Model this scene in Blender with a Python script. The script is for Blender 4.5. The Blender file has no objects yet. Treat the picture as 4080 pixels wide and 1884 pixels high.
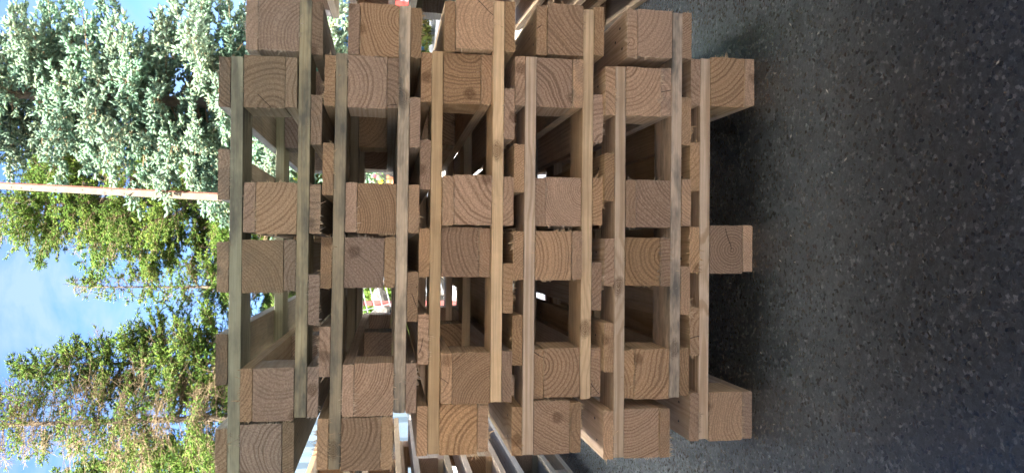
import bpy, math, random
import numpy as np
from mathutils import Matrix, Vector

S = bpy.context.scene
C = S.collection
R = math.radians

# ------------------------------------------------------------------ camera (photo is turned a quarter turn: world up = picture left)
cam_d = bpy.data.cameras.new('camera')
cam = bpy.data.objects.new('camera', cam_d); C.objects.link(cam)
cam_d.sensor_fit = 'HORIZONTAL'; cam_d.sensor_width = 36.0
cam_d.lens = 2849.0 / 4080 * 36
cam_d.clip_start = 0.05; cam_d.clip_end = 2000
DOWN = Vector((0.00853409, -0.17152887, -0.98514213)); RIGHT = Vector((0.99981103, -0.01574421, 0.01140248))
FWD = Vector((0.01746614, 0.98505328, -0.1713621))
m = Matrix((DOWN, RIGHT, -FWD)).transposed().to_4x4()
m.translation = Vector((-0.0303, -1.4154, 0.7675))
cam.matrix_world = m
S.camera = cam
cam_d.dof.use_dof = True; cam_d.dof.focus_distance = 1.45; cam_d.dof.aperture_fstop = 13

# ------------------------------------------------------------------ light
SUN_EL, SUN_AZ = R(44), R(205)          # azimuth clockwise from +Y: behind the camera, to its left
sd = Vector((math.sin(SUN_AZ) * math.cos(SUN_EL), math.cos(SUN_AZ) * math.cos(SUN_EL), math.sin(SUN_EL)))
sun_d = bpy.data.lights.new('sun', 'SUN'); sun_d.energy = 5.0; sun_d.angle = R(0.5); sun_d.color = (1, 0.95, 0.86)
sun = bpy.data.objects.new('sun', sun_d); C.objects.link(sun)
sun.rotation_euler = (-sd).to_track_quat('-Z', 'Y').to_euler()
sun.location = sd * 40
S.view_settings.view_transform = 'Standard'; S.view_settings.look = 'None'
S.view_settings.gamma = 1; S.view_settings.exposure = 3.35


class NT:
    """small helper for node graphs"""
    def __init__(s, tree):
        s.t = tree; s.n = tree.nodes; s.l = tree.links
    def put(s, sock, v):
        if isinstance(v, bpy.types.NodeSocket): s.l.new(v, sock)
        elif v is not None: sock.default_value = v
    def node(s, typ, ins=None, **kw):
        nd = s.n.new(typ)
        for k, v in kw.items(): setattr(nd, k, v)
        for k, v in (ins or {}).items(): s.put(nd.inputs[k], v)
        return nd
    def math(s, op, a, b=None, c=None, clamp=False):
        nd = s.n.new('ShaderNodeMath'); nd.operation = op; nd.use_clamp = clamp
        for i, v in enumerate((a, b, c)):
            if v is not None: s.put(nd.inputs[i], v)
        return nd.outputs[0]
    def vmath(s, op, a, b=None):
        nd = s.n.new('ShaderNodeVectorMath'); nd.operation = op
        s.put(nd.inputs[0], a)
        if b is not None: s.put(nd.inputs[1], b)
        return nd.outputs['Value'] if op in ('LENGTH', 'DOT_PRODUCT', 'DISTANCE') else nd.outputs[0]
    def noise(s, vec, scale, detail=2, rough=0.5, dist=0.0):
        return s.node('ShaderNodeTexNoise', {'Vector': vec, 'Scale': scale, 'Detail': detail, 'Roughness': rough, 'Distortion': dist}).outputs['Fac']
    def ramp(s, fac, stops):
        nd = s.n.new('ShaderNodeValToRGB'); s.put(nd.inputs[0], fac)
        el = nd.color_ramp.elements
        while len(el) < len(stops): el.new(0.5)
        for e, (p, c) in zip(el, stops):
            e.position = p; e.color = (c, c, c, 1) if not isinstance(c, tuple) else (*c, 1)
        return nd.outputs[0]
    def mix(s, f, a, b, blend='MIX'):
        nd = s.n.new('ShaderNodeMix'); nd.data_type = 'RGBA'; nd.blend_type = blend
        s.put(nd.inputs[0], f); s.put(nd.inputs[6], a if isinstance(a, bpy.types.NodeSocket) else (*a, 1)); s.put(nd.inputs[7], b if isinstance(b, bpy.types.NodeSocket) else (*b, 1))
        return nd.outputs[2]
    def attr(s, name, out='Vector'):
        return s.node('ShaderNodeAttribute', attribute_name=name).outputs[out]


def mat(name):
    m = bpy.data.materials.new(name); m.use_nodes = True
    g = NT(m.node_tree); b = g.n['Principled BSDF']
    return m, g, b


# ------------------------------------------------------------------ sky
W = bpy.data.worlds.new('World'); S.world = W; W.use_nodes = True
g = NT(W.node_tree); bg = g.n['Background']
sky = g.node('ShaderNodeTexSky', sky_type='NISHITA', sun_disc=False)
sky.sun_elevation = SUN_EL; sky.sun_rotation = SUN_AZ; sky.altitude = 200; sky.air_density = 1.0; sky.dust_density = 0.6; sky.ozone_density = 1.6
vec = g.node('ShaderNodeTexCoord').outputs['Generated']
sep = g.node('ShaderNodeSeparateXYZ', {0: vec})
zz = g.math('ADD', g.math('MAXIMUM', sep.outputs[2], 0.0), 0.16)
plane = g.node('ShaderNodeCombineXYZ', {0: g.math('DIVIDE', sep.outputs[0], zz), 1: g.math('DIVIDE', sep.outputs[1], zz), 2: 3.7}).outputs[0]
wisp = g.noise(plane, 4.6, 8, 0.62, 0.35)
bank = g.noise(plane, 0.55, 3, 0.5)
cl = g.math('MULTIPLY', g.ramp(wisp, [(0.38, 0.0), (0.62, 1.0)]), g.ramp(bank, [(0.30, 0.0), (0.52, 1.0)]))
cl = g.math('MULTIPLY', cl, 0.7)
col = g.mix(cl, g.mix(1.0, sky.outputs[0], (0.50, 0.66, 0.98), 'MULTIPLY'), (1.55, 2.05, 2.45))
# added glow patch overhead, out of view, to light the floor and side stacks
high = g.math('MULTIPLY', g.ramp(sep.outputs[2], [(0.968, 0.0), (0.988, 1.0)]), g.ramp(bank, [(0.25, 0.7), (0.55, 1.0)]))
col = g.mix(high, col, (215.0, 216.0, 216.0))
g.put(bg.inputs['Color'], col); bg.inputs['Strength'].default_value = 0.044

# ------------------------------------------------------------------ object helpers
def link(name, verts, faces, material=None, parent=None, smooth=False):
    me = bpy.data.meshes.new(name)
    me.from_pydata([tuple(v) for v in verts], [], faces); me.update()
    if material is not None:
        for k in (material if isinstance(material, (list, tuple)) else [material]): me.materials.append(k)
    if smooth: me.polygons.foreach_set('use_smooth', [True] * len(me.polygons))
    o = bpy.data.objects.new(name, me); C.objects.link(o)
    if parent is not None: o.parent = parent
    return o


def np_mesh(name, V, F, material, parent=None):
    """V (n,3), F (k,3 or 4) numpy -> object"""
    me = bpy.data.meshes.new(name)
    n, k, w = len(V), len(F), F.shape[1]
    me.vertices.add(n); me.vertices.foreach_set('co', V.astype(np.float32).ravel())
    me.loops.add(k * w); me.loops.foreach_set('vertex_index', F.astype(np.int32).ravel())
    me.polygons.add(k); me.polygons.foreach_set('loop_start', np.arange(0, k * w, w, dtype=np.int32))
    me.update(calc_edges=True)
    me.materials.append(material)
    o = bpy.data.objects.new(name, me); C.objects.link(o)
    if parent is not None: o.parent = parent
    return o


def tag(o, label, cat, group=None, kind=None):
    o['label'] = label; o['category'] = cat
    if group: o['group'] = group
    if kind: o['kind'] = kind
    return o


def empty(name, loc=(0, 0, 0), rz=0.0, ry=0.0):
    o = bpy.data.objects.new(name, None); C.objects.link(o)
    o.location = loc; o.rotation_euler = (0, ry, rz); o.empty_display_size = 0.1
    return o


def box(V, F, x0, x1, y0, y1, z0, z1, M=None):
    b = len(V)
    P = [(x, y, z) for x in (x0, x1) for y in (y0, y1) for z in (z0, z1)]
    V += [tuple(M @ Vector(p)) if M else p for p in P]
    F += [[b + i for i in f] for f in ((0, 1, 3, 2), (4, 6, 7, 5), (0, 4, 5, 1), (2, 3, 7, 6), (0, 2, 6, 4), (1, 5, 7, 3))]


def tube(V, F, p0, p1, r0, r1, n=10, caps=True):
    p0, p1 = Vector(p0), Vector(p1); d = (p1 - p0).normalized()
    u = d.orthogonal().normalized(); v = d.cross(u); b = len(V)
    for p, r in ((p0, r0), (p1, r1)):
        for i in range(n):
            a = 2 * math.pi * i / n
            V.append(tuple(p + (u * math.cos(a) + v * math.sin(a)) * r))
    for i in range(n):
        j = (i + 1) % n
        F.append([b + i, b + j, b + n + j, b + n + i])
    if caps: F.append([b + i for i in reversed(range(n))]); F.append([b + n + i for i in range(n)])


# ------------------------------------------------------------------ materials
def wood_material():
    m, g, b = mat('sawn_pine')
    p = g.attr('wp'); tone = g.attr('tone', 'Color'); par = g.attr('par'); kn = g.attr('kn'); eg = g.attr('endg', 'Fac')
    ps = g.node('ShaderNodeSeparateXYZ', {0: par}); spacing, mold, ringk = ps.outputs[0], ps.outputs[1], ps.outputs[2]
    s = g.node('ShaderNodeSeparateXYZ', {0: p})
    # knot: bends the rings and darkens
    dk = g.vmath('LENGTH', g.vmath('MULTIPLY', g.vmath('SUBTRACT', p, kn), (1, 1, 0.62)))
    dk = g.math('ADD', dk, g.math('MULTIPLY', g.math('SUBTRACT', g.noise(p, 90, 2), 0.5), 0.010))
    knot = g.math('MULTIPLY', g.ramp(g.math('MULTIPLY', dk, 20), [(0.17, 1.0), (0.30, 0.0)]), g.ramp(g.math('SINE', g.math('MULTIPLY', dk, 2600)), [(0.0, 0.55), (0.8, 1.0)]))
    bend = g.math('MULTIPLY', g.ramp(g.math('MULTIPLY', dk, 12), [(0.1, 1.0), (0.75, 0.0)]), 0.016)
    ck = g.node('ShaderNodeSeparateXYZ', {0: g.attr('crk')})
    wig = g.math('MULTIPLY', g.math('SUBTRACT', g.noise(p, 60, 2), 0.5), 0.006)
    across = g.math('ABSOLUTE', g.math('ADD', wig, g.math('SUBTRACT', g.math('MULTIPLY', s.outputs[0], ck.outputs[1]), g.math('MULTIPLY', s.outputs[1], ck.outputs[0]))))
    along = g.math('ADD', g.math('MULTIPLY', s.outputs[0], ck.outputs[0]), g.math('MULTIPLY', s.outputs[1], ck.outputs[1]))
    crack = g.math('MULTIPLY', g.math('LESS_THAN', across, 0.0008), g.math('MULTIPLY', g.math('GREATER_THAN', along, 0.002), g.math('LESS_THAN', along, ck.outputs[2])))
    crack = g.math('MULTIPLY', crack, eg)
    stretch = g.vmath('MULTIPLY', p, (9, 9, 1.3))
    wob = g.math('MULTIPLY', g.math('SUBTRACT', g.noise(stretch, 1.0, 3, 0.55), 0.5), 0.022)
    rad = g.math('SQRT', g.math('ADD', g.math('POWER', s.outputs[0], 2.0), g.math('POWER', s.outputs[1], 2.0)))
    rad = g.math('ADD', g.math('ADD', rad, wob), bend)
    band = g.node('ShaderNodeTexNoise', {'W': g.math('MULTIPLY', rad, 55), 'Scale': 1.0, 'Detail': 2.0}, noise_dimensions='1D').outputs['Fac']
    ph = g.math('FRACT', g.math('ADD', g.math('DIVIDE', rad, spacing), g.math('MULTIPLY', band, 1.6)))
    late = g.ramp(ph, [(0.0, 0.25), (0.45, 0.1), (0.80, 1.0), (0.93, 0.85), (1.0, 0.25)])
    late = g.math('MULTIPLY', late, g.math('MULTIPLY', ringk, g.ramp(band, [(0.3, 0.35), (0.65, 1.0)])))
    fib = g.noise(g.vmath('MULTIPLY', p, (420, 420, 9)), 1.0, 3, 0.6)
    pit = g.noise(p, 330, 3, 0.65)
    blot = g.noise(p, 16, 3, 0.6)
    early_s, late_s = (0.68, 0.52, 0.375), (0.45, 0.30, 0.185)
    early_e, late_e = (0.54, 0.35, 0.235), (0.18, 0.096, 0.055)
    early = g.mix(eg, early_s, early_e); latec = g.mix(eg, late_s, late_e)
    c = g.mix(late, early, latec)
    c = g.mix(g.math('MULTIPLY', g.ramp(fib, [(0.35, 1.0), (0.62, 0.0)]), g.math('SUBTRACT', 0.34, g.math('MULTIPLY', eg, 0.2))), c, (0.30, 0.20, 0.115))
    c = g.mix(g.math('MULTIPLY', g.ramp(pit, [(0.40, 1.0), (0.56, 0.0)]), g.math('MULTIPLY', eg, 0.42)), c, (0.20, 0.125, 0.075))
    c = g.mix(g.math('MULTIPLY', g.ramp(pit, [(0.56, 0.0), (0.70, 1.0)]), g.math('MULTIPLY', eg, 0.45)), c, (0.62, 0.48, 0.34))
    c = g.mix(g.math('MULTIPLY', g.ramp(blot, [(0.38, 0.0), (0.68, 1.0)]), 0.30), c, (0.33, 0.225, 0.15))
    c = g.mix(g.math('MULTIPLY', knot, 0.8), c, (0.115, 0.058, 0.028))
    c = g.mix(g.math('MULTIPLY', crack, 0.85), c, (0.05, 0.03, 0.02))
    c = g.mix(1.0, c, tone, 'MULTIPLY')
    # grey blue mould on the weathered boards
    st = g.noise(g.vmath('MULTIPLY', p, (22, 22, 7)), 1.0, 4, 0.65)
    mk = g.math('MULTIPLY', g.ramp(st, [(0.44, 0.0), (0.66, 1.0)]), mold)
    c = g.mix(mk, c, (0.085, 0.088, 0.082))
    g.put(b.inputs['Base Color'], c); b.inputs['Roughness'].default_value = 0.82
    b.inputs['Specular IOR Level'].default_value = 0.25
    h = g.math('ADD', g.math('MULTIPLY', pit, g.math('ADD', 0.12, g.math('MULTIPLY', eg, 0.9))), g.math('MULTIPLY', fib, g.math('SUBTRACT', 0.35, g.math('MULTIPLY', eg, 0.3))))
    h = g.math('SUBTRACT', h, g.math('MULTIPLY', late, g.math('MULTIPLY', eg, 0.35)))
    bump = g.node('ShaderNodeBump', {'Height': h, 'Strength': 0.75, 'Distance': 0.0022})
    g.put(b.inputs['Normal'], bump.outputs[0])
    return m


WOOD = wood_material()
NAIL, g, b = mat('rusty_nail')
b.inputs['Base Color'].default_value = (0.03, 0.022, 0.018, 1); b.inputs['Roughness'].default_value = 0.6


def simple(name, c, rough=0.7, metal=0.0, var=0.15, scale=8.0, bump=0.0):
    m, g, b = mat(name)
    tc = g.node('ShaderNodeTexCoord').outputs['Object']
    n = g.noise(tc, scale, 5, 0.6)
    col = g.mix(g.ramp(n, [(0.3, 0.0), (0.7, 1.0)]), tuple(x * (1 - var) for x in c), tuple(min(1, x * (1 + var)) for x in c))
    g.put(b.inputs['Base Color'], col); b.inputs['Roughness'].default_value = rough; b.inputs['Metallic'].default_value = metal
    if bump:
        bm_ = g.node('ShaderNodeBump', {'Height': g.noise(tc, scale * 4, 5, 0.6), 'Strength': 0.6, 'Distance': bump})
        g.put(b.inputs['Normal'], bm_.outputs[0])
    return m


def asphalt():
    m, g, b = mat('asphalt')
    tc = g.node('ShaderNodeTexCoord').outputs['Object']
    v = g.node('ShaderNodeTexVoronoi', {'Vector': tc, 'Scale': 190.0, 'Randomness': 1.0})
    chip = g.node('ShaderNodeSeparateColor', {0: v.outputs['Color']})
    v2 = g.node('ShaderNodeTexVoronoi', {'Vector': tc, 'Scale': 95.0, 'Randomness': 1.0})
    chip2 = g.node('ShaderNodeSeparateColor', {0: v2.outputs['Color']})
    big = g.noise(tc, 2.2, 4, 0.6); fine = g.noise(tc, 420, 4, 0.7)
    c = g.mix(chip.outputs[0], (0.008, 0.0103, 0.0106), (0.041, 0.048, 0.050))
    c = g.mix(g.ramp(chip.outputs[1], [(0.90, 0.0), (0.97, 1.0)]), c, (0.15, 0.15, 0.145))
    near = g.ramp(v2.outputs['Distance'], [(0.22, 1.0), (0.34, 0.0)])
    c = g.mix(g.math('MULTIPLY', g.ramp(chip2.outputs[0], [(0.95, 0.0), (0.97, 1.0)]), near), c, (0.14, 0.145, 0.14))
    c = g.mix(g.math('MULTIPLY', g.ramp(fine, [(0.38, 1.0), (0.52, 0.0)]), 0.75), c, (0.006, 0.007, 0.0075))
    c = g.mix(g.math('MULTIPLY', g.ramp(fine, [(0.56, 0.0), (0.70, 1.0)]), 0.55), c, (0.090, 0.100, 0.100))
    grit = g.noise(tc, 130, 3, 0.6)
    c = g.mix(g.math('MULTIPLY', g.ramp(grit, [(0.58, 0.0), (0.72, 1.0)]), 0.6), c, (0.078, 0.087, 0.086))
    c = g.mix(g.math('MULTIPLY', g.ramp(grit, [(0.28, 1.0), (0.42, 0.0)]), 0.6), c, (0.009, 0.010, 0.011))
    c = g.mix(g.math('MULTIPLY', g.ramp(big, [(0.35, 0.0), (0.7, 1.0)]), 0.22), c, (0.036, 0.040, 0.041))
    g.put(b.inputs['Base Color'], c)
    g.put(b.inputs['Roughness'], g.math('ADD', 0.22, g.math('MULTIPLY', chip.outputs[2], 0.26)))
    b.inputs['Specular IOR Level'].default_value = 0.6
    h = g.math('ADD', g.math('MULTIPLY', chip.outputs[2], 0.7), g.math('MULTIPLY', fine, 0.8))
    bump = g.node('ShaderNodeBump', {'Height': h, 'Strength': 0.6, 'Distance': 0.0008})
    g.put(b.inputs['Normal'], bump.outputs[0])
    return m


ASPHALT = asphalt()
CONCRETE = simple('pale_concrete', (0.30, 0.295, 0.285), 0.8, 0, 0.15, 2.0, 0.004)
SOIL = simple('needle_litter', (0.17, 0.125, 0.07), 0.95, 0, 0.4, 9.0, 0.02)
STONE = simple('grey_stone', (0.06, 0.055, 0.048), 0.85, 0, 0.35, 6.0, 0.02)
RED = simple('red_plastic', (0.22, 0.018, 0.012), 0.45, 0, 0.08)
REDSTEEL = simple('red_painted_steel', (0.13, 0.025, 0.02), 0.5, 0, 0.2)
WHITE = simple('white_plastic', (0.14, 0.145, 0.15), 0.5, 0, 0.05)
ZINC = simple('galvanised_steel', (0.13, 0.14, 0.15), 0.4, 0.3, 0.1)
BLUE = simple('blue_painted_steel', (0.03, 0.13, 0.27), 0.45, 0, 0.12)
PALEBLUE = simple('pale_blue_sheet_metal', (0.042, 0.063, 0.084), 0.45, 0, 0.08, 3.0)
SHED = simple('shed_panel', (0.72, 0.70, 0.66), 0.8, 0, 0.1, 1.0)
CLAY = simple('terracotta', (0.45, 0.19, 0.09), 0.8, 0, 0.15, 10)
POLEW = simple('weathered_pole_wood', (0.115, 0.085, 0.055), 0.85, 0, 0.25, 14.0, 0.003)
POLESTAIN = simple('red_stained_wood', (0.09, 0.028, 0.016), 0.85, 0, 0.25, 14.0, 0.003)
YELLOW = simple('yellow_petals', (0.75, 0.52, 0.02), 0.6)
REDPETAL = simple('red_petals', (0.60, 0.02, 0.05), 0.6)


def foliage(name):
    m, g, b = mat(name)
    tone = g.attr('tone', 'Color')
    tc = g.node('ShaderNodeTexCoord').outputs['Object']
    n = g.noise(tc, 130, 3, 0.7)
    c = g.mix(g.ramp(n, [(0.35, 0.0), (0.68, 1.0)]), g.mix(1.0, tone, (0.62, 0.62, 0.62), 'MULTIPLY'), tone)
    g.put(b.inputs['Base Color'], c); b.inputs['Roughness'].default_value = 0.6
    b.inputs['Specular IOR Level'].default_value = 0.3
    bm_ = g.node('ShaderNodeBump', {'Height': n, 'Strength': 1.0, 'Distance': 0.01}); g.put(b.inputs['Normal'], bm_.outputs[0])
    tr = g.node('ShaderNodeBsdfTranslucent', {'Color': c})
    mx = g.node('ShaderNodeMixShader', {0: 0.45, 1: b.outputs[0], 2: tr.outputs[0]})
    g.l.new(mx.outputs[0], g.n['Material Output'].inputs[0])
    return m


NEEDLES = foliage('spruce_needles')
BARK = simple('bark', (0.10, 0.075, 0.052), 0.95, 0, 0.35, 20.0, 0.01)
TWIG = simple('dry_twigs', (0.15, 0.105, 0.055), 0.9, 0, 0.35, 6.0)

# ------------------------------------------------------------------ ground
def sheet(name, x0, x1, y0, y1, z, material, nx=1, ny=1):
    o = link(name, [(x0, y0, z), (x1, y0, z), (x1, y1, z), (x0, y1, z)], [[0, 1, 2, 3]], material)
    o['kind'] = 'structure'; return o


sheet('ground', -400, 400, -400, 400, 0.0, ASPHALT)
sheet('pavement', -30, 30, 2.0, 40, 0.004, CONCRETE)
sheet('rear_bounce_paving', -30, 30, -40, -7.6, 0.004, simple('sandy_bounce_paving', (0.52, 0.44, 0.35), 0.85, 0, 0.12, 2.0))  # added unseen behind the camera, its sunlit surface bounces light into the shed
sheet('planting_bed', -14, 2.6, 8.4, 22, 0.008, SOIL)

# ------------------------------------------------------------------ the shed the photographer stands in (behind and above the camera)
shed = empty('open_shed', (0, -6, 0)); tag(shed, 'open fronted storage shed with flat roof sheltering the pallets', 'shed')
def part_box(name, dims, material, parent):
    V, F = [], []; box(V, F, *dims); return link(name, V, F, material, parent)
part_box('roof', (-9, 9, -2.6, 6.0, 2.5, 2.62), SHED, shed)
part_box('side_wall', (-9, -8.8, -2.6, 5.6, 0.006, 2.5), SHED, shed)
part_box('side_wall', (8.8, 9, -2.6, 5.6, 0.006, 2.5), SHED, shed)

# ------------------------------------------------------------------ pallets
TD, TC, HB, TB, BW, PW, PL = 0.0218, 0.0229, 0.0758, 0.0226, 0.0989, 0.80, 1.20
HH = TD + TC + HB + TB; UNIT = 2 * TD + 2 * TC + HB + TB
ROWS = (0.0, 0.55, 1.10); BD = 0.098
# per pallet: x offset, y offset, yaw, tilt (from the trees' end to the asphalt)
POSE = [(-0.067, -0.0038, 0.0018, 0.0049), (0.043, -0.0002, 0.009, 0.0004), (-0.0583, 0.0021, 0.0004, -0.0063), (0.046, 0.0054, 0.0068, -0.0041),
        (-0.0389, 0.0119, 0.0077, -0.0022), (0.0651, -0.0041, 0.0016, -0.0003), (-0.0419, -0.0003, -0.0022, -0.0008), (0.0677, 0.0064, -0.0079, -0.0011),
        (-0.0549, -0.0076, 0.0008, -0.0001), (0.0657, -0.007, -0.0098, -0.0004), (-0.0266, -0.003, -0.0085, 0.0009)]
# small shifts (mm) of the right and left edge of each board end and block, deck 0-4, block 0-2, bottom 0-2
ADJ = {
 1: [(-6.3,-2.0),(-4.7,-0.8),(-3.6,1.3),(-0.2,3.7),(-1.8,-1.8),(-0.2,-0.7),(0.7,-0.4),(5.6,5.6),(-1.3,1.4),(0.7,3.0),(5.8,5.8)],
 2: [(-1.3,-3.1),(-4.7,-1.8),(-1.9,2.7),(0.7,3.5),(0,2.9),(1.8,1.8),(0.3,0.8),(0,-1.6),(0.4,0.4),(-0.9,3.2),(-0.5,-0.4)],
 3: [(-0.8,0.2),(3.7,2.1),(-2.9,-2.0),(0.8,3.7),(0.9,2.3),(0.7,-1.7),(-2.6,-0.6),(1.0,-1.5),(0.4,0.4),(-1,0),(-0.6,-3.7)],
 4: [(0.2,0.3),(-3.3,-3.6),(-0.7,2.1),(2.4,3.9),(-0.8,1.3),(3.9,-2.1),(0,0.2),(0.6,-2.4),(0.1,-1.4),(0.3,2.6),(-1.5,-2.3)],
 5: [(-0.5,-0.9),(-0.9,-1.1),(-2.6,0.7),(3.7,4.2),(-1.8,-0.2),(0.4,-2.3),(1.3,0.9),(-0.4,-1.1),(1.6,-0.7),(0,1),(-3.3,2.9)],
 6: [(2.7,0.1),(0.4,-1.8),(-1.2,1.6),(1.1,1.3),(2.2,-0.6),(0.6,0.6),(1.5,1.6),(0.4,-2.1),(-5.2,-5.2),(-1.8,-0.1),(-0.8,0.3)],
 7: [(-0.1,-0.4),(-1.6,0),(-2.5,-1.0),(3.8,2.7),(-3.8,-2.0),(0.7,-0.9),(-1.1,-1.4),(6.2,-1.9),(0.3,0.7),(0,1),(1.8,0.6)],
 8: [(3.2,0.7),(-1.8,-1.1),(0.5,2.5),(1.3,2.0),(0.4,0.3),(3.6,-1.6),(-0.2,-0.5),(1.5,0.7),(-1.1,-3.2),(-3.5,-1.2),(-0.7,-2.0)],
 9: [(1.3,-0.2),(-2.8,-0.9),(-1.6,0.7),(1.3,0.6),(-3.1,-1.4),(1.9,1.1),(0.6,0.7),(-0.1,-1.8),(4.3,3.0),(1,0),(-1.1,-2.2)],
 10: [(1.9,3.8),(-1.1,-2.0),(2.7,4.5),(-3.7,-4.8),(1.2,1.4),(1.4,2.6),(-0.5,0.5),(0.8,-3.8),(-0.7,-0.9),(-1.7,-0.1),(-0.9,-0.5)],
 11: [(-0.9,-0.4),(-2.1,-3.4),(-3.4,0),(2.1,1.7),(-0.5,-1.2),(4.7,0.5),(0.5,-2.8),(-0.3,-3.7),(4.7,4.4),(1.2,1.3),(-1.4,-0.9)]}


def wood_box(name, x0, x1, y0, y1, z0, z1, grain, rng, tone, parent, fray=0.0, nails=(), mold=0.0, ringk=1.0, knot=None):
    """a sawn board or block: chamfered, a little irregular; end grain rings come from the wp attribute"""
    lo = (x0, y0, z0); hi = (x1, y1, z1)
    ax = 1 if grain == 'Y' else 0
    ca = (0, 2) if ax == 1 else (1, 2)
    L0, L1 = lo[ax], hi[ax]
    nst = 2 if L1 - L0 < 0.2 else 7
    ts = [0.0, 1.0] if nst == 2 else [0, 0.06, 0.22, 0.42, 0.62, 0.84, 1.0]
    ch = rng.uniform(0.0006, 0.0014)
    a0, a1, b0, b1 = lo[ca[0]], hi[ca[0]], lo[ca[1]], hi[ca[1]]
    def side(p, q, n): return [(p[0] + (q[0] - p[0]) * i / n, p[1] + (q[1] - p[1]) * i / n) for i in range(n)]
    na = max(3, min(9, int((a1 - a0) / 0.011))); nb_ = max(2, min(7, int((b1 - b0) / 0.011)))
    prof = []
    c = [(a0 + ch, b0), (a1 - ch, b0), (a1, b0 + ch), (a1, b1 - ch), (a1 - ch, b1), (a0 + ch, b1), (a0, b1 - ch), (a0, b0 + ch)]
    for i in range(0, 8, 2):
        prof += side(c[i], c[i + 1], na if i % 4 == 0 else nb_) + [c[i + 1]]
    n = len(prof); V, F, EG = [], [], []
    ma, mb = (a0 + a1) / 2, (b0 + b1) / 2
    bow = rng.uniform(-1, 1) * 0.0006
    for si, t in enumerate(ts):
        end = si in (0, len(ts) - 1)
        jit = 0.0005 if end else 0.00015
        for (a, b) in prof:
            q = [0, 0, 0]
            ja = rng.gauss(0, jit); jb = rng.gauss(0, jit)
            q[ca[0]] = a + ja * (0.8 if abs(a - ma) > abs(a1 - a0) * 0.45 else 0.2)
            q[ca[1]] = b - abs(jb) * (1 if b > mb else -1) * 0.7 + (bow * math.sin(t * math.pi) * 0.3)
            q[ax] = L0 + (L1 - L0) * t + (rng.gauss(0, 0.0004) if end else 0)
            V.append(tuple(q))
    for s_ in range(len(ts) - 1):
        for i in range(n):
            j = (i + 1) % n
            f = [s_ * n + i, s_ * n + j, (s_ + 1) * n + j, (s_ + 1) * n + i]
            F.append(f if ax == 1 else f[::-1]); EG.append(0.0)
    f = list(range(n)); F.append(f[::-1] if ax == 1 else f); EG.append(1.0)
    f = [(len(ts) - 1) * n + i for i in range(n)]; F.append(f if ax == 1 else f[::-1]); EG.append(1.0)
    if ax == 1: F = [q[::-1] for q in F]
    MI = [0] * len(F)
    # frayed fibres left by the saw along the cut edges
    if fray > 0:
        edges = []
        fe = L0
        for (p, q, out) in (((a0, b0), (a1, b0), (0, -1)), ((a0, b0), (a0, b1), (-1, 0)), ((a1, b0), (a1, b1), (1, 0)), ((a0, b1), (a1, b1), (0, 1))):
            if rng.random() < fray: edges.append((p, q, out))
        for p, q, out in edges:
            ln = math.hypot(q[0] - p[0], q[1] - p[1])
            k = int(ln / 0.0026 * rng.uniform(0.2, 1.3))
            c0, c1 = sorted((rng.random(), rng.random()))
            if c1 - c0 < 0.35: c0, c1 = max(0, c0 - 0.3), min(1, c1 + 0.3)
            hot = [rng.uniform(c0, c1) for _ in range(4)]
            for _ in range(k):
                t = rng.uniform(c0, c1) if rng.random() < 0.45 else min(1, max(0, rng.gauss(rng.choice(hot), 0.035)))
                a = p[0] + (q[0] - p[0]) * t - out[0] * 0.0006; b = p[1] + (q[1] - p[1]) * t - out[1] * 0.0006
                l = rng.uniform(0.0025, 0.0085) * (2.0 if rng.random() < 0.12 else 1); w = rng.uniform(0.0004, 0.0009)
                da = out[0] + rng.gauss(0, 0.55); db = out[1] + rng.gauss(0, 0.55); dd = -rng.uniform(0.0, 0.8)
                nn = math.sqrt(da * da + db * db + dd * dd)
                da, db, dd = da / nn, db / nn, dd / nn
                base = len(V)
                ring = [(a + w * out[1] - da * 0.001, b - w * out[0] - db * 0.001, fe + 0.0003), (a - w * out[1] - da * 0.001, b + w * out[0] - db * 0.001, fe + 0.0003), (a, b, fe + 2 * w),
                        (a + da * l * .6 + rng.gauss(0, l * .08), b + db * l * .6 + rng.gauss(0, l * .08), fe + dd * l * .5), (a + da * l, b + db * l, fe + dd * l)]
                for (u, v, y) in ring:
                    qv = [0, 0, 0]; qv[ca[0]] = u; qv[ca[1]] = v; qv[ax] = y; V.append(tuple(qv))
                for ff in ((0, 1, 3), (1, 2, 3), (2, 0, 3), (0, 3, 4), (1, 4, 3), (2, 3, 4)):
                    F.append([base + i for i in ff]); EG.append(0.15); MI.append(0)
    for (nx, ny, nz, up) in nails:
        base = len(V); r = rng.uniform(0.0022, 0.0032)
        for i in range(7):
            an = i / 7 * 2 * math.pi
            V.append((nx + math.cos(an) * r, ny + math.sin(an) * r * 1.6, nz + 0.0004 * up))
        F.append([base + i for i in (range(7) if up > 0 else reversed(range(7)))]); EG.append(0.0); MI.append(1)
    o = link(name, V, F, [WOOD, NAIL], parent)
    me = o.data
    me.polygons.foreach_set('material_index', MI)
    V = np.array(V); N = len(V)
    pa = ma + rng.uniform(-0.9, 0.9) * max(a1 - a0, 0.05); pb = mb + rng.choice((-1, 1)) * (rng.uniform(0.0, 0.04) if rng.random() < 0.25 else rng.uniform(0.04, 0.11))
    off = rng.uniform(0, 40)
    A = me.attributes.new('wp', 'FLOAT_VECTOR', 'POINT')
    wp = np.stack([V[:, ca[0]] - pa, V[:, ca[1]] - pb, V[:, ax] + off], 1).astype(np.float32)
    A.data.foreach_set('vector', wp.ravel())
    sp = rng.uniform(0.0042, 0.0105)
    A = me.attributes.new('par', 'FLOAT_VECTOR', 'POINT'); A.data.foreach_set('vector', np.tile(np.array([sp, mold, ringk], np.float32), N))
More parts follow.
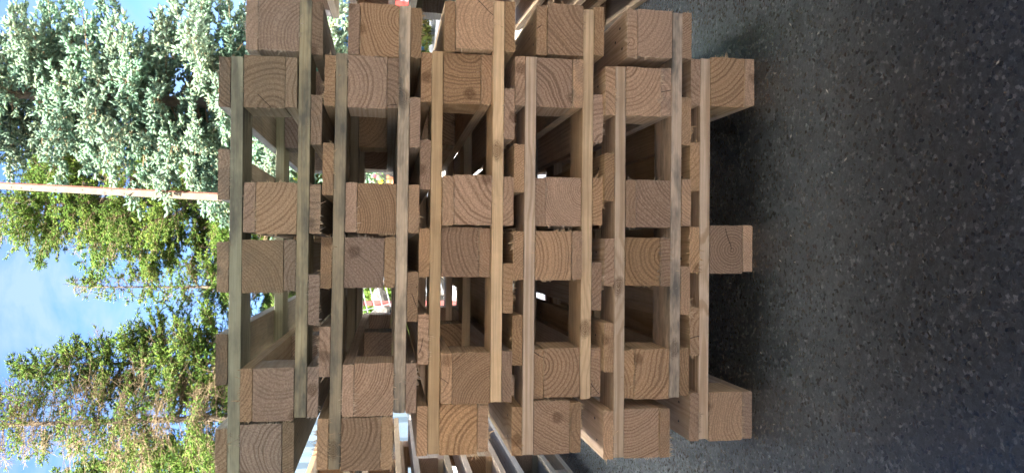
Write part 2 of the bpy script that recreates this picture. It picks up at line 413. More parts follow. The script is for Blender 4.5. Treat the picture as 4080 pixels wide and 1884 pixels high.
    if knot is None and rng.random() < 0.22:
        knot = (rng.choice((rng.uniform(a0, a1),)), rng.choice((b0, b1, mb)), rng.uniform(L0, L1) if ax == 0 else L0 + rng.choice((0.0, rng.uniform(0, L1 - L0))))
    kk = (99, 99, 99) if knot is None else (knot[0] - pa, knot[1] - pb, knot[2] + off)
    A = me.attributes.new('kn', 'FLOAT_VECTOR', 'POINT'); A.data.foreach_set('vector', np.tile(np.array(kk, np.float32), N))
    an = rng.uniform(0, 2 * math.pi); cl_ = rng.uniform(0.02, 0.07) if rng.random() < 0.45 else 0.0
    A = me.attributes.new('crk', 'FLOAT_VECTOR', 'POINT'); A.data.foreach_set('vector', np.tile(np.array([math.cos(an), math.sin(an), cl_], np.float32), N))
    A = me.attributes.new('tone', 'FLOAT_COLOR', 'POINT'); A.data.foreach_set('color', np.tile(np.array([*tone, 1], np.float32), N))
    A = me.attributes.new('endg', 'FLOAT', 'FACE'); A.data.foreach_set('value', np.array(EG, np.float32))
    return o


KNOT_BAR = {6: 0.10, 8: -0.26, 10: -0.30, 4: 0.22, 9: -0.05, 3: -0.36}
KNOT_BLOCK = {(3, 1): (0.70, 0.75), (7, 2): (0.72, 0.35), (6, 1): (0.95, 0.15), (1, 2): (0.05, 0.9), (5, 0): (0.2, 0.3), (10, 2): (0.8, 0.9)}
KNOT_DECK = {(5, 0): 0.5, (3, 3): 0.45, (7, 0): 0.75, (7, 4): 0.3, (2, 4): 0.55}


def make_pallet(i, flipped):
    """pallet i (1 = farthest from the asphalt). local z = 0 is its lowest face as it lies in the stack"""
    rng = random.Random(100 + i)
    xo, yo, ya, ti = POSE[i - 1]
    k = (11 - i) // 2 if not flipped else (10 - i) // 2
    z0 = k * UNIT + (HH if flipped else 0)
    root = empty('wooden_pallet', (xo, yo, z0), ya, -ti)
    w_ = max(0.0, (5 - i) / 4)                      # topmost boards greyed: weathering plus lens haze painted into the tone
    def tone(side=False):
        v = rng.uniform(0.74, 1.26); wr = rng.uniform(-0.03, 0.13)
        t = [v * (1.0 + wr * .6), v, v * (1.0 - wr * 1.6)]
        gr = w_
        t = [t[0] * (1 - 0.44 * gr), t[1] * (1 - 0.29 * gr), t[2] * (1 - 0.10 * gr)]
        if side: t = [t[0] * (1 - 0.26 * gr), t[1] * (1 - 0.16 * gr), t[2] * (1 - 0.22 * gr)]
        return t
    if not flipped:
        zb, zk, zc, zd = (0, TB), (TB, TB + HB), (TB + HB, TB + HB + TC), (HH - TD, HH)
    else:
        zd, zc, zk, zb = (0, TD), (TD, TD + TC), (TD + TC, TD + TC + HB), (TD + TC + HB, HH)
    adj = ADJ[i]; g_ = 0.0003
    dz_d = zd[1] if not flipped else zd[0]; up = 1 if not flipped else -1
    for j in range(5):
        xr = PW / 2 - j * (PW - BW) / 4; xl = xr - BW
        er, el = adj[j]; e = rng.uniform(-0.0025, 0.003)
        nl = [(xl + BW * f, r + 0.05 + rng.uniform(-.01, .01), dz_d, up) for r in ROWS for f in (0.28, 0.7)]
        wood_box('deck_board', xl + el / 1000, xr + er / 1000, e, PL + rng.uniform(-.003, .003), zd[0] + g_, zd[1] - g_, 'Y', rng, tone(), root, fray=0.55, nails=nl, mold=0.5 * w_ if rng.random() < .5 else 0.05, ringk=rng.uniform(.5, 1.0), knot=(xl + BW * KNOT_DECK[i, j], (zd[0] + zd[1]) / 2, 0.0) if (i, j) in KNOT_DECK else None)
    for r in ROWS:
        sh = rng.uniform(-0.004, 0.004)
        mo = 0.85 if (w_ > 0 or i == 10) and r == 0 else 0.15
        if i in (5, 9, 11): mo = 0.08
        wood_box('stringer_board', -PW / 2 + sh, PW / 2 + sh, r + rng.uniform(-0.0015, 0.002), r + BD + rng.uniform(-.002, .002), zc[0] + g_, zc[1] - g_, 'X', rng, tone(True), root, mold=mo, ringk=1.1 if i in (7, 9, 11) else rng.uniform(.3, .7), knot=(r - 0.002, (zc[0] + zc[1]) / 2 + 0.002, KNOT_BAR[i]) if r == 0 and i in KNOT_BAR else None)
    for j in range(3):
        xr = PW / 2 - j * (PW - BW) / 2; xl = xr - BW
        er, el = adj[5 + j]
        for r in ROWS:
            e = rng.uniform(-0.0015, 0.003)
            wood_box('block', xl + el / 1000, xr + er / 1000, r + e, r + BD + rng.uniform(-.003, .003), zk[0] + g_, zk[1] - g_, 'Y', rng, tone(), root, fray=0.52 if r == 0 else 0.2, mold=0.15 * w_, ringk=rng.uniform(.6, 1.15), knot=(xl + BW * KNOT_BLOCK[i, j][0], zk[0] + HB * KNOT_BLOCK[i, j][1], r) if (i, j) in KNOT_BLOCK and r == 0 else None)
        er, el = adj[8 + j]; e = rng.uniform(-0.002, 0.003)
        zo = zb[0] if not flipped else zb[1]
        nl = [(xl + BW * f, r + y, zo, -up) for r in ROWS for (f, y) in ((0.25, 0.03), (0.72, 0.045), (0.5, 0.075))]
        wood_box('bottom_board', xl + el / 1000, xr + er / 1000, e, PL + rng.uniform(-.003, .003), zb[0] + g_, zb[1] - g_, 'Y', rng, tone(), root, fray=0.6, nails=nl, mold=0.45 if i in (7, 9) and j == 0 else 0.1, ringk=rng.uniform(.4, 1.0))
    return root


ORD = ['topmost', 'second', 'third', 'fourth', 'fifth', 'sixth', 'seventh', 'eighth', 'ninth', 'tenth', 'lowest']
EXTRA = {1: 'grey weathered pallet, lens haze painted into its tone, with its deck facing the trees', 2: 'grey weathered upturned pallet, lens haze painted into its tone', 3: 'greyish pallet', 4: 'pale upturned pallet', 5: 'orange-tinted pallet',
         6: 'upturned pallet', 7: 'pallet with a split, striped front board', 8: 'upturned pallet', 9: 'pallet with a striped straight-grained front board', 10: 'upturned pallet with mouldy marks on its front board', 11: 'pallet standing on the asphalt'}
PALLETS = []
for i in range(1, 12):
    p = make_pallet(i, i % 2 == 0)
    tag(p, f'{EXTRA[i]}, {ORD[i-1]} in the big near stack', 'pallet', 'pallets in the big near stack')
    PALLETS.append(p)


def copy_pallet(src, loc, rz):
    r = src.copy(); C.objects.link(r); r.location = loc; r.rotation_euler = (0, 0, rz)
    for ch in src.children:
        c = ch.copy(); C.objects.link(c); c.parent = r
    return r


rng = random.Random(7)
for (cx, cy, side, word) in ((-0.83 - 0.47, 0.85, -1, 'left-hand stack beyond it, at the lower edge of the sideways photo'), (0.657 + 0.45, -0.15, 1, 'right-hand stack beyond it, at the upper edge of the sideways photo')):
    order = list(range(0, 11, 2)), list(range(1, 11, 2))
    aa, bb = order[0][:], order[1][:]
    rng.shuffle(aa); rng.shuffle(bb)
    for i in range(11):
        src = PALLETS[aa[i // 2]] if i % 2 == 0 else PALLETS[bb[i // 2]]
        k = (11 - (i + 1)) // 2 if i % 2 == 0 else (10 - (i + 1)) // 2
        z0 = k * UNIT + (HH if i % 2 else 0)
        xo = cx + (-0.05 if i % 2 == 0 else 0.05) + rng.uniform(-.01, .01)
        c = copy_pallet(src, (xo, cy + rng.uniform(-.01, .01), z0), rng.uniform(-.006, .006) - (0.085 if side > 0 else 0))
        where = 'left' if side < 0 else 'right'
        edge = 'lower' if side < 0 else 'upper'
        tag(c, f'{ORD[i]} {"upturned " if i % 2 else ""}pallet of the side stack cut by the {edge} edge of the photo', 'pallet', f'pallets in the side stack at the {edge} edge')

# ------------------------------------------------------------------ conifers
def gen_tree(name, loc, H, z0, Rr, seed, whorl=0.34, nb=6, sub_sp=0.09, shoot_sp=0.05, sl=0.095, sw=0.021, droop=0.25, pal=((0.1, 0.16, 0.05),), keep=1.0, bare=0.0, trunk_r=0.11, limb_mat=None, lean=(0, 0), zmax=9.0, inner=0.25, subl=0.36, power=0.8):
    rng = np.random.default_rng(seed)
    Pp, Dd, Ll, Ww, Tt = [], [], [], [], []
    segs = []
    pal = np.array(pal)
    z = z0
    up = np.array([0, 0, 1.0])
    while z < H - 0.12:
        t_h = (z - z0) / (H - z0)
        dens = 1.0 if z < zmax else 0.35
        for b in range(nb):
            az = rng.uniform(0, 2 * np.pi)
            L = Rr * (1 - t_h) ** power * rng.uniform(0.62, 1.12) + 0.10
            el = -droop + 0.55 * t_h + rng.normal(0, 0.10)
            d0 = np.array([np.cos(az) * np.cos(el), np.sin(az) * np.cos(el), np.sin(el)])
            base = np.array([lean[0] * z, lean[1] * z, z + rng.uniform(-.12, .12)])
            n = max(4, int(L / 0.14)); pts = [base]; dirs = []
            d = d0.copy()
            for q in range(n):
                s_ = q / n
                d = d + up * (-0.10 * droop * (1 - s_) + 0.16 * s_ ** 2) * 0.6 + rng.normal(0, 0.03, 3)
                d /= np.linalg.norm(d)
                pts.append(pts[-1] + d * L / n); dirs.append(d.copy())
            pts = np.array(pts)
            for q in range(n):
                r0 = 0.011 * L / 1.5 * (1 - q / n) + 0.003; segs.append((pts[q], pts[q + 1], r0, r0 * 0.85))
            clump = rng.uniform(0.72, 1.22); tint = rng.uniform(-0.1, 0.1)
            isbare = rng.random() < bare
            # side twigs
            ns = max(3, int(L * (1 - inner) / sub_sp * dens))
            for q in range(ns):
                t = inner + (1 - inner) * (q + rng.uniform(0, 1)) / ns
                f = t * n; i0 = min(n - 1, int(f)); pos = pts[i0] + (pts[i0 + 1] - pts[i0]) * (f - i0)
                if np.sin(pos[2] * 5.1 + az * 3 + t * 4) + rng.normal(0, 0.5) < -1.15: continue
                dr = dirs[i0]; lat = np.cross(dr, up); lat /= np.linalg.norm(lat) + 1e-6
                for sgn in (-1, 1):
                    if rng.random() > 0.9: continue
                    l = min(0.5, subl * L * (1 - 0.75 * t) + 0.07) * rng.uniform(0.6, 1.15)
                    sdv = dr * rng.uniform(0.5, 0.9) + lat * sgn * rng.uniform(0.6, 1.0) + up * rng.uniform(-0.45, 0.25)
                    sdv /= np.linalg.norm(sdv)
                    segs.append((pos, pos + sdv * l, 0.004, 0.002))
                    if isbare or (t < 0.5 and rng.random() < 0.25 + bare):
                        for _ in range(3 if bare > 0 else 1):
                            dv = sdv + rng.normal(0, 0.6, 3); dv /= np.linalg.norm(dv)
                            p_ = pos + sdv * l * rng.uniform(0.1, 1.0); segs.append((p_, p_ + dv * l * 0.6, 0.003, 0.0015))
                        if isbare: continue
                    k = max(2, int(l / shoot_sp * keep * 2))
                    tt = rng.uniform(0.05, 1.0, k)
                    pp = pos + np.outer(tt, sdv * l)
                    perp = np.cross(sdv, up); perp /= np.linalg.norm(perp) + 1e-6
                    dv = sdv * rng.uniform(0.4, 1.0, (k, 1)) + perp * rng.normal(0, 0.65, (k, 1)) + up * rng.normal(0.12, 0.45, (k, 1))
                    dv /= np.linalg.norm(dv, axis=1)[:, None]
                    Pp.append(pp); Dd.append(dv)
                    Ll.append(sl * rng.uniform(0.6, 1.25, k)); Ww.append(sw * rng.uniform(0.75, 1.25, k))
                    ci = pal[rng.choice(len(pal), k, p=None)] * (clump * rng.uniform(0.75, 1.25, (k, 1)))
                    ci[:, 0] *= 1 + tint
                    Tt.append(ci)
            k = 5
            dv = dirs[-1] + rng.normal(0, 0.4, (k, 3)); dv /= np.linalg.norm(dv, axis=1)[:, None]
            Pp.append(np.repeat(pts[-1:], k, 0)); Dd.append(dv); Ll.append(sl * rng.uniform(.8, 1.4, k)); Ww.append(np.full(k, sw)); Tt.append(pal[rng.choice(len(pal), k)] * clump)
        z += whorl * rng.uniform(0.8, 1.2) * (1.0 if z < zmax else 1.6) * (1 - 0.45 * t_h)
    # leader
    k = 14
    hz = rng.uniform(H - 0.7, H - 0.02, k); dv = rng.normal(0, 0.5, (k, 3)) + np.array([0, 0, 0.7]); dv /= np.linalg.norm(dv, axis=1)[:, None]
    Pp.append(np.stack([lean[0] * hz, lean[1] * hz, hz], 1)); Dd.append(dv); Ll.append(np.full(k, sl)); Ww.append(np.full(k, sw)); Tt.append(pal[rng.choice(len(pal), k)])
    P, D, L, Wd, T = map(np.concatenate, (Pp, Dd, Ll, Ww, Tt))
    n = len(P)
    ref = np.where(np.abs(D[:, 2:3]) < 0.9, np.array([[0, 0, 1.0]]), np.array([[1.0, 0, 0]]))
    U = np.cross(D, ref); U /= np.linalg.norm(U, axis=1)[:, None]; Vv = np.cross(D, U)
    mid = P + D * (L * 0.42)[:, None]
    sag = np.zeros_like(P); sag[:, 2] = rng.normal(0, 0.008, n)
    vs = np.stack([P, mid + U * Wd[:, None], mid + Vv * Wd[:, None], mid - U * Wd[:, None], mid - Vv * Wd[:, None], P + D * L[:, None] + sag], 1).reshape(-1, 3)
    fs = np.array([(0, 2, 1), (0, 3, 2), (0, 4, 3), (0, 1, 4), (5, 1, 2), (5, 2, 3), (5, 3, 4), (5, 4, 1)])
    Fs = (np.arange(n)[:, None, None] * 6 + fs[None]).reshape(-1, 3)
    root = empty(name, loc)
    cr = np_mesh('crown', vs, Fs, NEEDLES, root)
    A = cr.data.attributes.new('tone', 'FLOAT_COLOR', 'POINT')
    A.data.foreach_set('color', np.concatenate([np.repeat(np.clip(T, 0, 1), 6, 0), np.ones((n * 6, 1))], 1).astype(np.float32).ravel())
    # limbs
    p0 = np.array([s[0] for s in segs]); p1 = np.array([s[1] for s in segs]); r0 = np.array([s[2] for s in segs]); r1 = np.array([s[3] for s in segs])
    dd = p1 - p0; dd /= np.linalg.norm(dd, axis=1)[:, None] + 1e-9
    ref = np.where(np.abs(dd[:, 2:3]) < 0.9, np.array([[0, 0, 1.0]]), np.array([[1.0, 0, 0]]))
    u = np.cross(dd, ref); u /= np.linalg.norm(u, axis=1)[:, None]; v = np.cross(dd, u)
    rings = []
    for (p, r) in ((p0, r0), (p1, r1)):
        for a in range(3):
            an = a / 3 * 2 * np.pi
            rings.append(p + (u * np.cos(an) + v * np.sin(an)) * r[:, None])
    vs = np.stack(rings, 1).reshape(-1, 3)
    fs = np.array([(0, 1, 4, 3), (1, 2, 5, 4), (2, 0, 3, 5)])
    Fs = (np.arange(len(p0))[:, None, None] * 6 + fs[None]).reshape(-1, 4)
    np_mesh('limbs', vs, Fs, limb_mat or TWIG, root)
    V, F = [], []
    hs = np.linspace(0, H - 0.1, 9)
    prev = None
    for a, b in zip(hs[:-1], hs[1:]):
        ra = trunk_r * (1 - a / H) + 0.008; rb = trunk_r * (1 - b / H) + 0.008
        tube(V, F, (lean[0] * a, lean[1] * a, a), (lean[0] * b, lean[1] * b, b), ra, rb, 9, caps=False)
    link('trunk', V, F, BARK, root, smooth=True)
    print(name, n, 'shoots', len(segs), 'limbs')
    return root


BLUEG = ((0.27, 0.42, 0.29), (0.31, 0.46, 0.33), (0.23, 0.37, 0.245), (0.35, 0.45, 0.28))
GREEN = ((0.145, 0.26, 0.035), (0.19, 0.31, 0.045), (0.11, 0.21, 0.035), (0.25, 0.33, 0.06))
t = gen_tree('blue_spruce', (1.95, 9.0, 0), 9.2, 1.55, 2.0, 3, power=1.0, whorl=0.24, nb=9, sub_sp=0.07, shoot_sp=0.036, sl=0.095, sw=0.0175, droop=0.30, pal=BLUEG, zmax=7.2, subl=0.45, inner=0.15)
tag(t, 'pale blue-green spruce at the upper left corner of the photo', 'tree')
G = dict(sl=0.08, sw=0.0088, shoot_sp=0.025, sub_sp=0.075, pal=GREEN, zmax=7.3, subl=0.5, inner=0.12)
t = gen_tree('spruce_tree', (0.80, 13.3, 0), 13.0, 0.5, 2.25, 5, droop=0.22, whorl=0.26, nb=8, bare=0.04, **G)
tag(t, 'broad yellow-green spruce behind the wooden pole', 'tree', 'green spruces behind the yard')
t = gen_tree('spruce_tree', (-0.78, 12.6, 0), 6.35, 0.5, 0.95, 8, nb=6, droop=0.0, keep=0.8, bare=0.3, trunk_r=0.05, **G)
tag(t, 'thin sparse young spruce with a bare pale stem', 'tree', 'green spruces behind the yard')
t = gen_tree('spruce_tree', (-1.98, 11.4, 0), 6.75, 0.5, 1.75, 11, droop=0.12, whorl=0.24, nb=8, power=0.9, bare=0.05, trunk_r=0.07, **G)
tag(t, 'pointed bright green spruce whose tip stands free in the sky', 'tree', 'green spruces behind the yard')
t = gen_tree('spruce_tree', (-2.75, 10.6, 0), 9.0, 0.5, 1.45, 14, nb=9, droop=0.3, whorl=0.27, keep=0.6, bare=0.5, trunk_r=0.07, **G)
tag(t, 'tall spruce with many dead straw-coloured branches', 'tree', 'green spruces behind the yard')
t = gen_tree('spruce_tree', (-3.95, 11.6, 0), 6.2, 0.4, 1.75, 17, droop=0.2, whorl=0.23, nb=9, trunk_r=0.08, **G)
tag(t, 'dense green spruce in the lower left corner of the photo', 'tree', 'green spruces behind the yard')
def copy_tree(src, loc, rz, sc, label):
    r = src.copy(); C.objects.link(r); r.location = loc; r.rotation_euler = (0, 0, rz); r.scale = (sc, sc, sc)
    for ch in src.children:
        c = ch.copy(); C.objects.link(c); c.parent = r
    tag(r, label, 'tree', 'green spruces behind the yard'); return r
copy_tree(t, (3.6, 13.6, 0), 1.2, 0.72, 'bushy green spruce beyond the blue fence')
copy_tree(t, (-5.6, 13.5, 0), 2.5, 1.1, 'green spruce beyond the pale blue container, left of the others')
for x, y, a, k, lb in ((-0.1, 16.8, 0.4, 0.66, 'far green spruce whose tip rises between the broad spruce and the thin young one'), (-1.35, 16.2, 1.9, 0.58, 'far green spruce just left of the thin young spruce'), (1.7, 16.6, 3.3, 0.8, 'far green spruce between the blue spruce and the wooden pole'), (-3.0, 16.0, 5.0, 0.75, 'far green spruce behind the one with dead straw-coloured branches')):
    copy_tree(t, (x, y, 0), a, k, lb)

# ------------------------------------------------------------------ pole
pole = empty('wooden_pole', (0.493, 8.2, 0)); tag(pole, 'tall tan wooden pole standing among the spruces', 'pole')
V, F = [], []
tp = Vector((0.25, 0, 7.4)); 
def squared(V, F, p0, p1, w0, w1, y0=-1, y1=1, x0=-1, x1=1):
    b = len(V)
    for p, w in ((p0, w0), (p1, w1)):
        for (sx, sy) in ((x0, y0), (x1, y0), (x1, y1), (x0, y1)): V.append((p[0] + sx * w, p[1] + sy * w, p[2]))
    F += [[b, b + 1, b + 5, b + 4], [b + 1, b + 2, b + 6, b + 5], [b + 2, b + 3, b + 7, b + 6], [b + 3, b, b + 4, b + 7], [b + 3, b + 2, b + 1, b], [b + 4, b + 5, b + 6, b + 7]]
squared(V, F, (0, 0, 0), tp, 0.047, 0.028)
link('shaft', V, F, POLEW, pole)
V, F = [], []
squared(V, F, (0.0575, 0, 0), tp + Vector((0.0355, 0, 0)), 0.010, 0.007, -3.2, 3.2)
link('edge_board', V, F, POLESTAIN, pole)
V, F = [], []
rr = random.Random(4)
for k in range(16):
    h = rr.uniform(3.4, 6.9); f = h / 7.4; w = 0.047 + (0.028 - 0.047) * f
    x = 0.25 * f + rr.uniform(-.6, .6) * w; y = -w - 0.002
    V, F = [], []; tube(V, F, (x, y + 0.003, h), (x, y - 0.003, h), 0.012, 0.010, 7); link('nail', V, F, NAIL, pole)

# ------------------------------------------------------------------ yard things behind
# pale blue container
ct = empty('steel_container', (-5.3, 10.2, 0)); tag(ct, 'pale blue ribbed steel container at the edge of the yard', 'container')
V, F = [], []
xs = np.arange(-3.0, 2.86, 0.075)
for i, x in enumerate(xs): 
    y = -1.2 + (0.035 if (i // 2) % 2 else 0.0); V += [(x, y, 0.12), (x, y, 2.25)]
for i in range(len(xs) - 1): F.append([2 * i, 2 * i + 2, 2 * i + 3, 2 * i + 1])
link('ribbed_side', V, F, PALEBLUE, ct)
V, F = [], []
box(V, F, -3.0, 2.86, -1.24, -1.14, 0.01, 0.118); box(V, F, -3.0, 2.86, -1.24, -1.14, 2.252, 2.36); box(V, F, 2.862, 2.95, -1.24, 1.2, 0.01, 2.36); box(V, F, -3.05, -3.002, -1.24, 1.2, 0.01, 2.36)
link('frame', V, F, PALEBLUE, ct)
V, F = [], []
box(V, F, -3.0, 2.86, -1.14, 1.18, 2.30, 2.35); box(V, F, -3.0, 2.86, 1.1, 1.18, 0.02, 2.29)
link('roof', V, F, PALEBLUE, ct)

# rough cream boulders in front of it (a low row)
def boulder(name, loc, sx, sy, sz, seed, material, parent=None):
    import bmesh
    bm_ = bmesh.new(); bmesh.ops.create_icosphere(bm_, subdivisions=3, radius=1.0)
    rg = random.Random(seed); offs = [Vector((rg.gauss(0, 1), rg.gauss(0, 1), rg.gauss(0, 1))).normalized() for _ in range(9)]; cut = [rg.uniform(0.55, 0.85) for _ in offs]
    for v in bm_.verts:
        c = v.co.copy()
        for o_, k in zip(offs, cut):
            dd = c.dot(o_) - k
            if dd > 0: c -= o_ * dd * 0.92
        v.co = Vector((c.x * sx, c.y * sy, c.z * sz)) + Vector((rg.gauss(0, .004), rg.gauss(0, .004), rg.gauss(0, .004)))
    me = bpy.data.meshes.new(name); bm_.to_mesh(me); bm_.free(); me.materials.append(material)
    o = bpy.data.objects.new(name, me); C.objects.link(o); o.location = loc
    if parent: o.parent = parent
    return o
CREAM = simple('cream_limestone', (0.11, 0.088, 0.07), 0.85, 0, 0.15, 5.0, 0.02)
for k, (x, y, s) in enumerate(((-1.75, 7.4, 0.30), (-2.25, 7.5, 0.34), (-2.85, 7.3, 0.31), (-3.5, 7.5, 0.36), (-4.3, 7.4, 0.33))):
    o = boulder('boulder', (x, y, s * 0.72), s * 1.15, s, s * 0.8, 40 + k, CREAM)
    tag(o, ['small cream boulder nearest the stack', 'second cream boulder from the stack', 'middle cream boulder of the row', 'biggest cream boulder, by the blue container', 'cream boulder farthest from the stack'][k] + ' in front of the pale blue container', 'boulder', 'cream boulders by the container')

# stone wall with a rack and a wire panel in front
sw = empty('stone_wall', (0, 8.0, 0)); tag(sw, 'low dry wall of grey stones behind the wire panel', 'wall')
rg = random.Random(21); k = 0
for row in range(4):
    x = -2.0 + rg.uniform(0, .2)
    while x < 0.95:
        s = rg.uniform(0.10, 0.19); z = 0.13 + row * 0.235
        boulder('stone', (x, rg.uniform(-.05, .05), z), s * 1.25, 0.17, 0.135, 60 + k, STONE, sw); k += 1
        x += s * 1.9
rack = empty('steel_rack', (-0.28, 6.3, 0)); tag(rack, 'red steel rack frame with two posts and a top rail', 'rack')
V, F = [], []; box(V, F, -0.36, -0.31, -0.025, 0.025, 0.005, 1.5); link('post', V, F, REDSTEEL, rack)
V, F = [], []; box(V, F, 0.36, 0.41, -0.025, 0.025, 0.005, 1.5); link('post', V, F, REDSTEEL, rack)
V, F = [], []; box(V, F, -0.40, 0.45, -0.03, 0.03, 1.502, 1.57); link('top_rail', V, F, REDSTEEL, rack)
V, F = [], []; box(V, F, -0.308, 0.358, -0.02, 0.02, 0.40, 0.44); link('lower_rail', V, F, REDSTEEL, rack)
wp_ = empty('wire_panel', (-0.30, 6.12, 0.0)); tag(wp_, 'galvanised welded wire panel leaning askew against the red rack', 'wire panel')
V, F = [], []
ca_, sa_ = math.cos(R(14)), math.sin(R(14))
def wpt(u, v): return (-0.42 + u * ca_ - v * sa_ + 0.25, v * 0.10, 0.03 + u * sa_ + v * ca_)
for k in range(15): tube(V, F, wpt(0, k * 0.08), wpt(0.95, k * 0.08), 0.0055, 0.0055, 6)
for k in range(5): tube(V, F, wpt(0.03 + k * 0.222, -0.02), wpt(0.03 + k * 0.222, 1.14), 0.0045, 0.0045, 6)
link('mesh', V, F, ZINC, wp_)

# flower pot on the wall end
fp = empty('flower_pot', (0.74, 7.55, 0)); tag(fp, 'clay pot with red and yellow flowers on a pale plinth', 'flower pot')
V, F = [], []; box(V, F, -0.2, 0.2, -0.16, 0.16, 0.006, 0.62); link('plinth', V, F, CONCRETE, fp)
V, F = [], []; tube(V, F, (0, 0, 0.622), (0, 0, 0.76), 0.085, 0.12, 18); tube(V, F, (0, 0, 0.755), (0, 0, 0.79), 0.132, 0.135, 18); link('pot', V, F, CLAY, fp, smooth=False)
V, F = [], []
rg = random.Random(5)
for k in range(160):
    d = Vector((rg.gauss(0, .5), rg.gauss(0, .5), rg.uniform(.3, 1))).normalized(); p = Vector((rg.uniform(-.08, .08), rg.uniform(-.08, .08), 0.78)) + d * rg.uniform(0.02, 0.26)
    q = p + d * 0.05 + Vector((0, 0, -0.01)); u = d.orthogonal().normalized() * 0.013; b = len(V)
    V += [tuple(p), tuple((p + q) / 2 + u), tuple(q), tuple((p + q) / 2 - u)]; F.append([b, b + 1, b + 2, b + 3])
lf = link('leaves', V, F, NEEDLES, fp)
A = lf.data.attributes.new('tone', 'FLOAT_COLOR', 'POINT'); A.data.foreach_set('color', np.tile(np.array([0.09, 0.16, 0.05, 1], np.float32), len(V)))
def blossom(x, y, z, r, material):
    V, F = [], []
    for k in range(8):
        a = k / 8 * 2 * math.pi; b = len(V)
        V += [(x, y - 0.01, z), (x + math.cos(a - .35) * r * .75, y - .012, z + math.sin(a - .35) * r * .75), (x + math.cos(a) * r, y - 0.004, z + math.sin(a) * r), (x + math.cos(a + .35) * r * .75, y - .012, z + math.sin(a + .35) * r * .75)]; F.append([b, b + 1, b + 2, b + 3])
    tube(V, F, (x, y - 0.022, z), (x, y - 0.008, z), r * .25, r * .35, 8)
    link('flower', V, F, material, fp)
blossom(0.03, -0.16, 0.86, 0.03, YELLOW); blossom(-0.02, -0.15, 0.96, 0.028, REDPETAL); blossom(0.10, -0.14, 0.93, 0.024, REDPETAL); blossom(-0.10, -0.15, 0.90, 0.024, YELLOW)

# blue picket fence, shrubs
fe = empty('picket_fence', (3.3, 12.0, 0)); tag(fe, 'blue steel picket fence with two rails', 'fence')
V, F = [], []
for k in range(52): box(V, F, 0.02 + k * 0.115, 0.085 + k * 0.115, -0.02, 0.0, 0.10, 1.80)
pk = link('pickets', V, F, BLUE, fe)
V, F = [], []
box(V, F, 0, 6.0, 0.002, 0.04, 1.66, 1.70); link('rail', V, F, BLUE, fe)
V, F = [], []
box(V, F, 0, 6.0, 0.002, 0.04, 0.25, 0.29); link('rail', V, F, BLUE, fe)
for x in (0.0, 2.95, 5.95):
    V, F = [], []; box(V, F, x, x + 0.06, 0.042, 0.10, 0.005, 1.85); link('post', V, F, BLUE, fe)

def shrub(loc, r, h, seed, pal, label, n=2600):
    rng = np.random.default_rng(seed)
    root = empty('shrub', loc); tag(root, label, 'shrub', 'shrubs along the yard')
    th = rng.uniform(0, 2 * np.pi, n); ph = rng.uniform(0, 1, n); rad = rng.uniform(0.55, 1.0, n) * (1 + 0.25 * np.sin(th * 3 + seed) * np.cos(ph * 5))
    P = np.stack([np.cos(th) * rad * r * np.sqrt(1 - (ph * .9) ** 2), np.sin(th) * rad * r * np.sqrt(1 - (ph * .9) ** 2), 0.05 + ph * h * rad], 1)
    D = rng.normal(0, 1, (n, 3)); D /= np.linalg.norm(D, axis=1)[:, None]; U = np.cross(D, rng.normal(0, 1, (n, 3))); U /= np.linalg.norm(U, axis=1)[:, None]
    l = rng.uniform(.04, .075, n)[:, None]
    vs = np.stack([P - D * l, P + U * l * .45, P + D * l, P - U * l * .45], 1).reshape(-1, 3)
    Fs = (np.arange(n)[:, None] * 4 + np.arange(4)[None])
    o = np_mesh('foliage', vs, Fs, NEEDLES, root)
    pal = np.array(pal); T = pal[rng.choice(len(pal), n)] * rng.uniform(.7, 1.2, (n, 1))
    A = o.data.attributes.new('tone', 'FLOAT_COLOR', 'POINT'); A.data.foreach_set('color', np.concatenate([np.repeat(T, 4, 0), np.ones((n * 4, 1))], 1).astype(np.float32).ravel())
    V, F = [], []
    rg = random.Random(seed)
    for k in range(7): tube(V, F, (0, 0, 0), (rg.uniform(-.6, .6) * r, rg.uniform(-.6, .6) * r, h * rg.uniform(.5, .8)), .012, .004, 6)
    link('stems', V, F, BARK, root)
    return root
YG = ((0.22, 0.25, 0.05), (0.30, 0.25, 0.05), (0.15, 0.20, 0.05))
shrub((4.2, 11.2, 0), 0.75, 1.25, 3, YG, 'yellowing shrub in front of the blue fence')
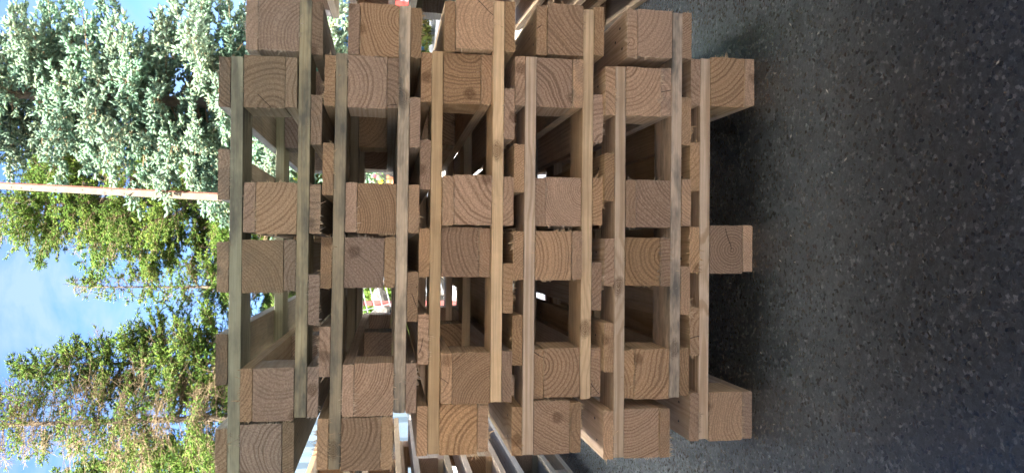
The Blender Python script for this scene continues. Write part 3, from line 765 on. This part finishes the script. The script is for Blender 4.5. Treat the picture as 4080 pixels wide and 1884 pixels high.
shrub((5.6, 11.3, 0), 0.6, 1.0, 4, YG, 'low yellow-green shrub farther along the blue fence')
shrub((-0.9, 9.3, 0), 0.7, 1.5, 6, GREEN, 'green shrub above the stone wall', 3200)
shrub((1.5, 9.7, 0), 0.75, 1.3, 9, GREEN, 'green shrub at the foot of the blue spruce', 3200)

# red and white barrier
ba = empty('plastic_barrier', (3.3, 8.0, 0)); tag(ba, 'red and white plastic road barrier beside the right-hand stack', 'barrier')
V, F = [], []; box(V, F, -0.20, -0.12, -0.04, 0.04, 0.03, 0.80); link('post', V, F, RED, ba)
V, F = [], []; box(V, F, 1.0, 1.08, -0.04, 0.04, 0.03, 0.80); link('post', V, F, RED, ba)
V, F = [], []; box(V, F, -0.118, 0.998, -0.025, 0.025, 0.64, 0.74); link('rail', V, F, RED, ba)
V, F = [], []; box(V, F, -0.118, 0.998, -0.02, 0.02, 0.30, 0.638); link('panel', V, F, WHITE, ba)
V, F = [], []; box(V, F, -0.24, -0.08, -0.22, 0.22, 0.006, 0.03); link('foot', V, F, RED, ba)
V, F = [], []; box(V, F, 0.96, 1.12, -0.22, 0.22, 0.006, 0.03); link('foot', V, F, RED, ba)

# wood splinters lying on the asphalt
rg = random.Random(12); V, F = [], []
for k in range(60):
    x, y = rg.uniform(-1.0, 1.0), (rg.gauss(-0.12, 0.16) if rg.random() < 0.7 else rg.uniform(-1.0, 0.5))
    l = rg.uniform(.0015, .006); w = rg.uniform(.0005, .0012); a = rg.uniform(0, math.pi); b = len(V)
    ux, uy = math.cos(a), math.sin(a)
    V += [(x - ux * l, y - uy * l, .001), (x + uy * w, y - ux * w, .0012), (x + ux * l, y + uy * l, .003), (x - uy * w, y + ux * w, .0012), (x, y, .0035)]
    F += [[b, b + 1, b + 4], [b + 1, b + 2, b + 4], [b + 2, b + 3, b + 4], [b + 3, b, b + 4]]
deb = link('wood_splinters', V, F, simple('pale_splinter', (0.42, 0.37, 0.30), 0.8))
tag(deb, 'pale wood splinters scattered over the dark asphalt', 'splinters', kind='stuff')
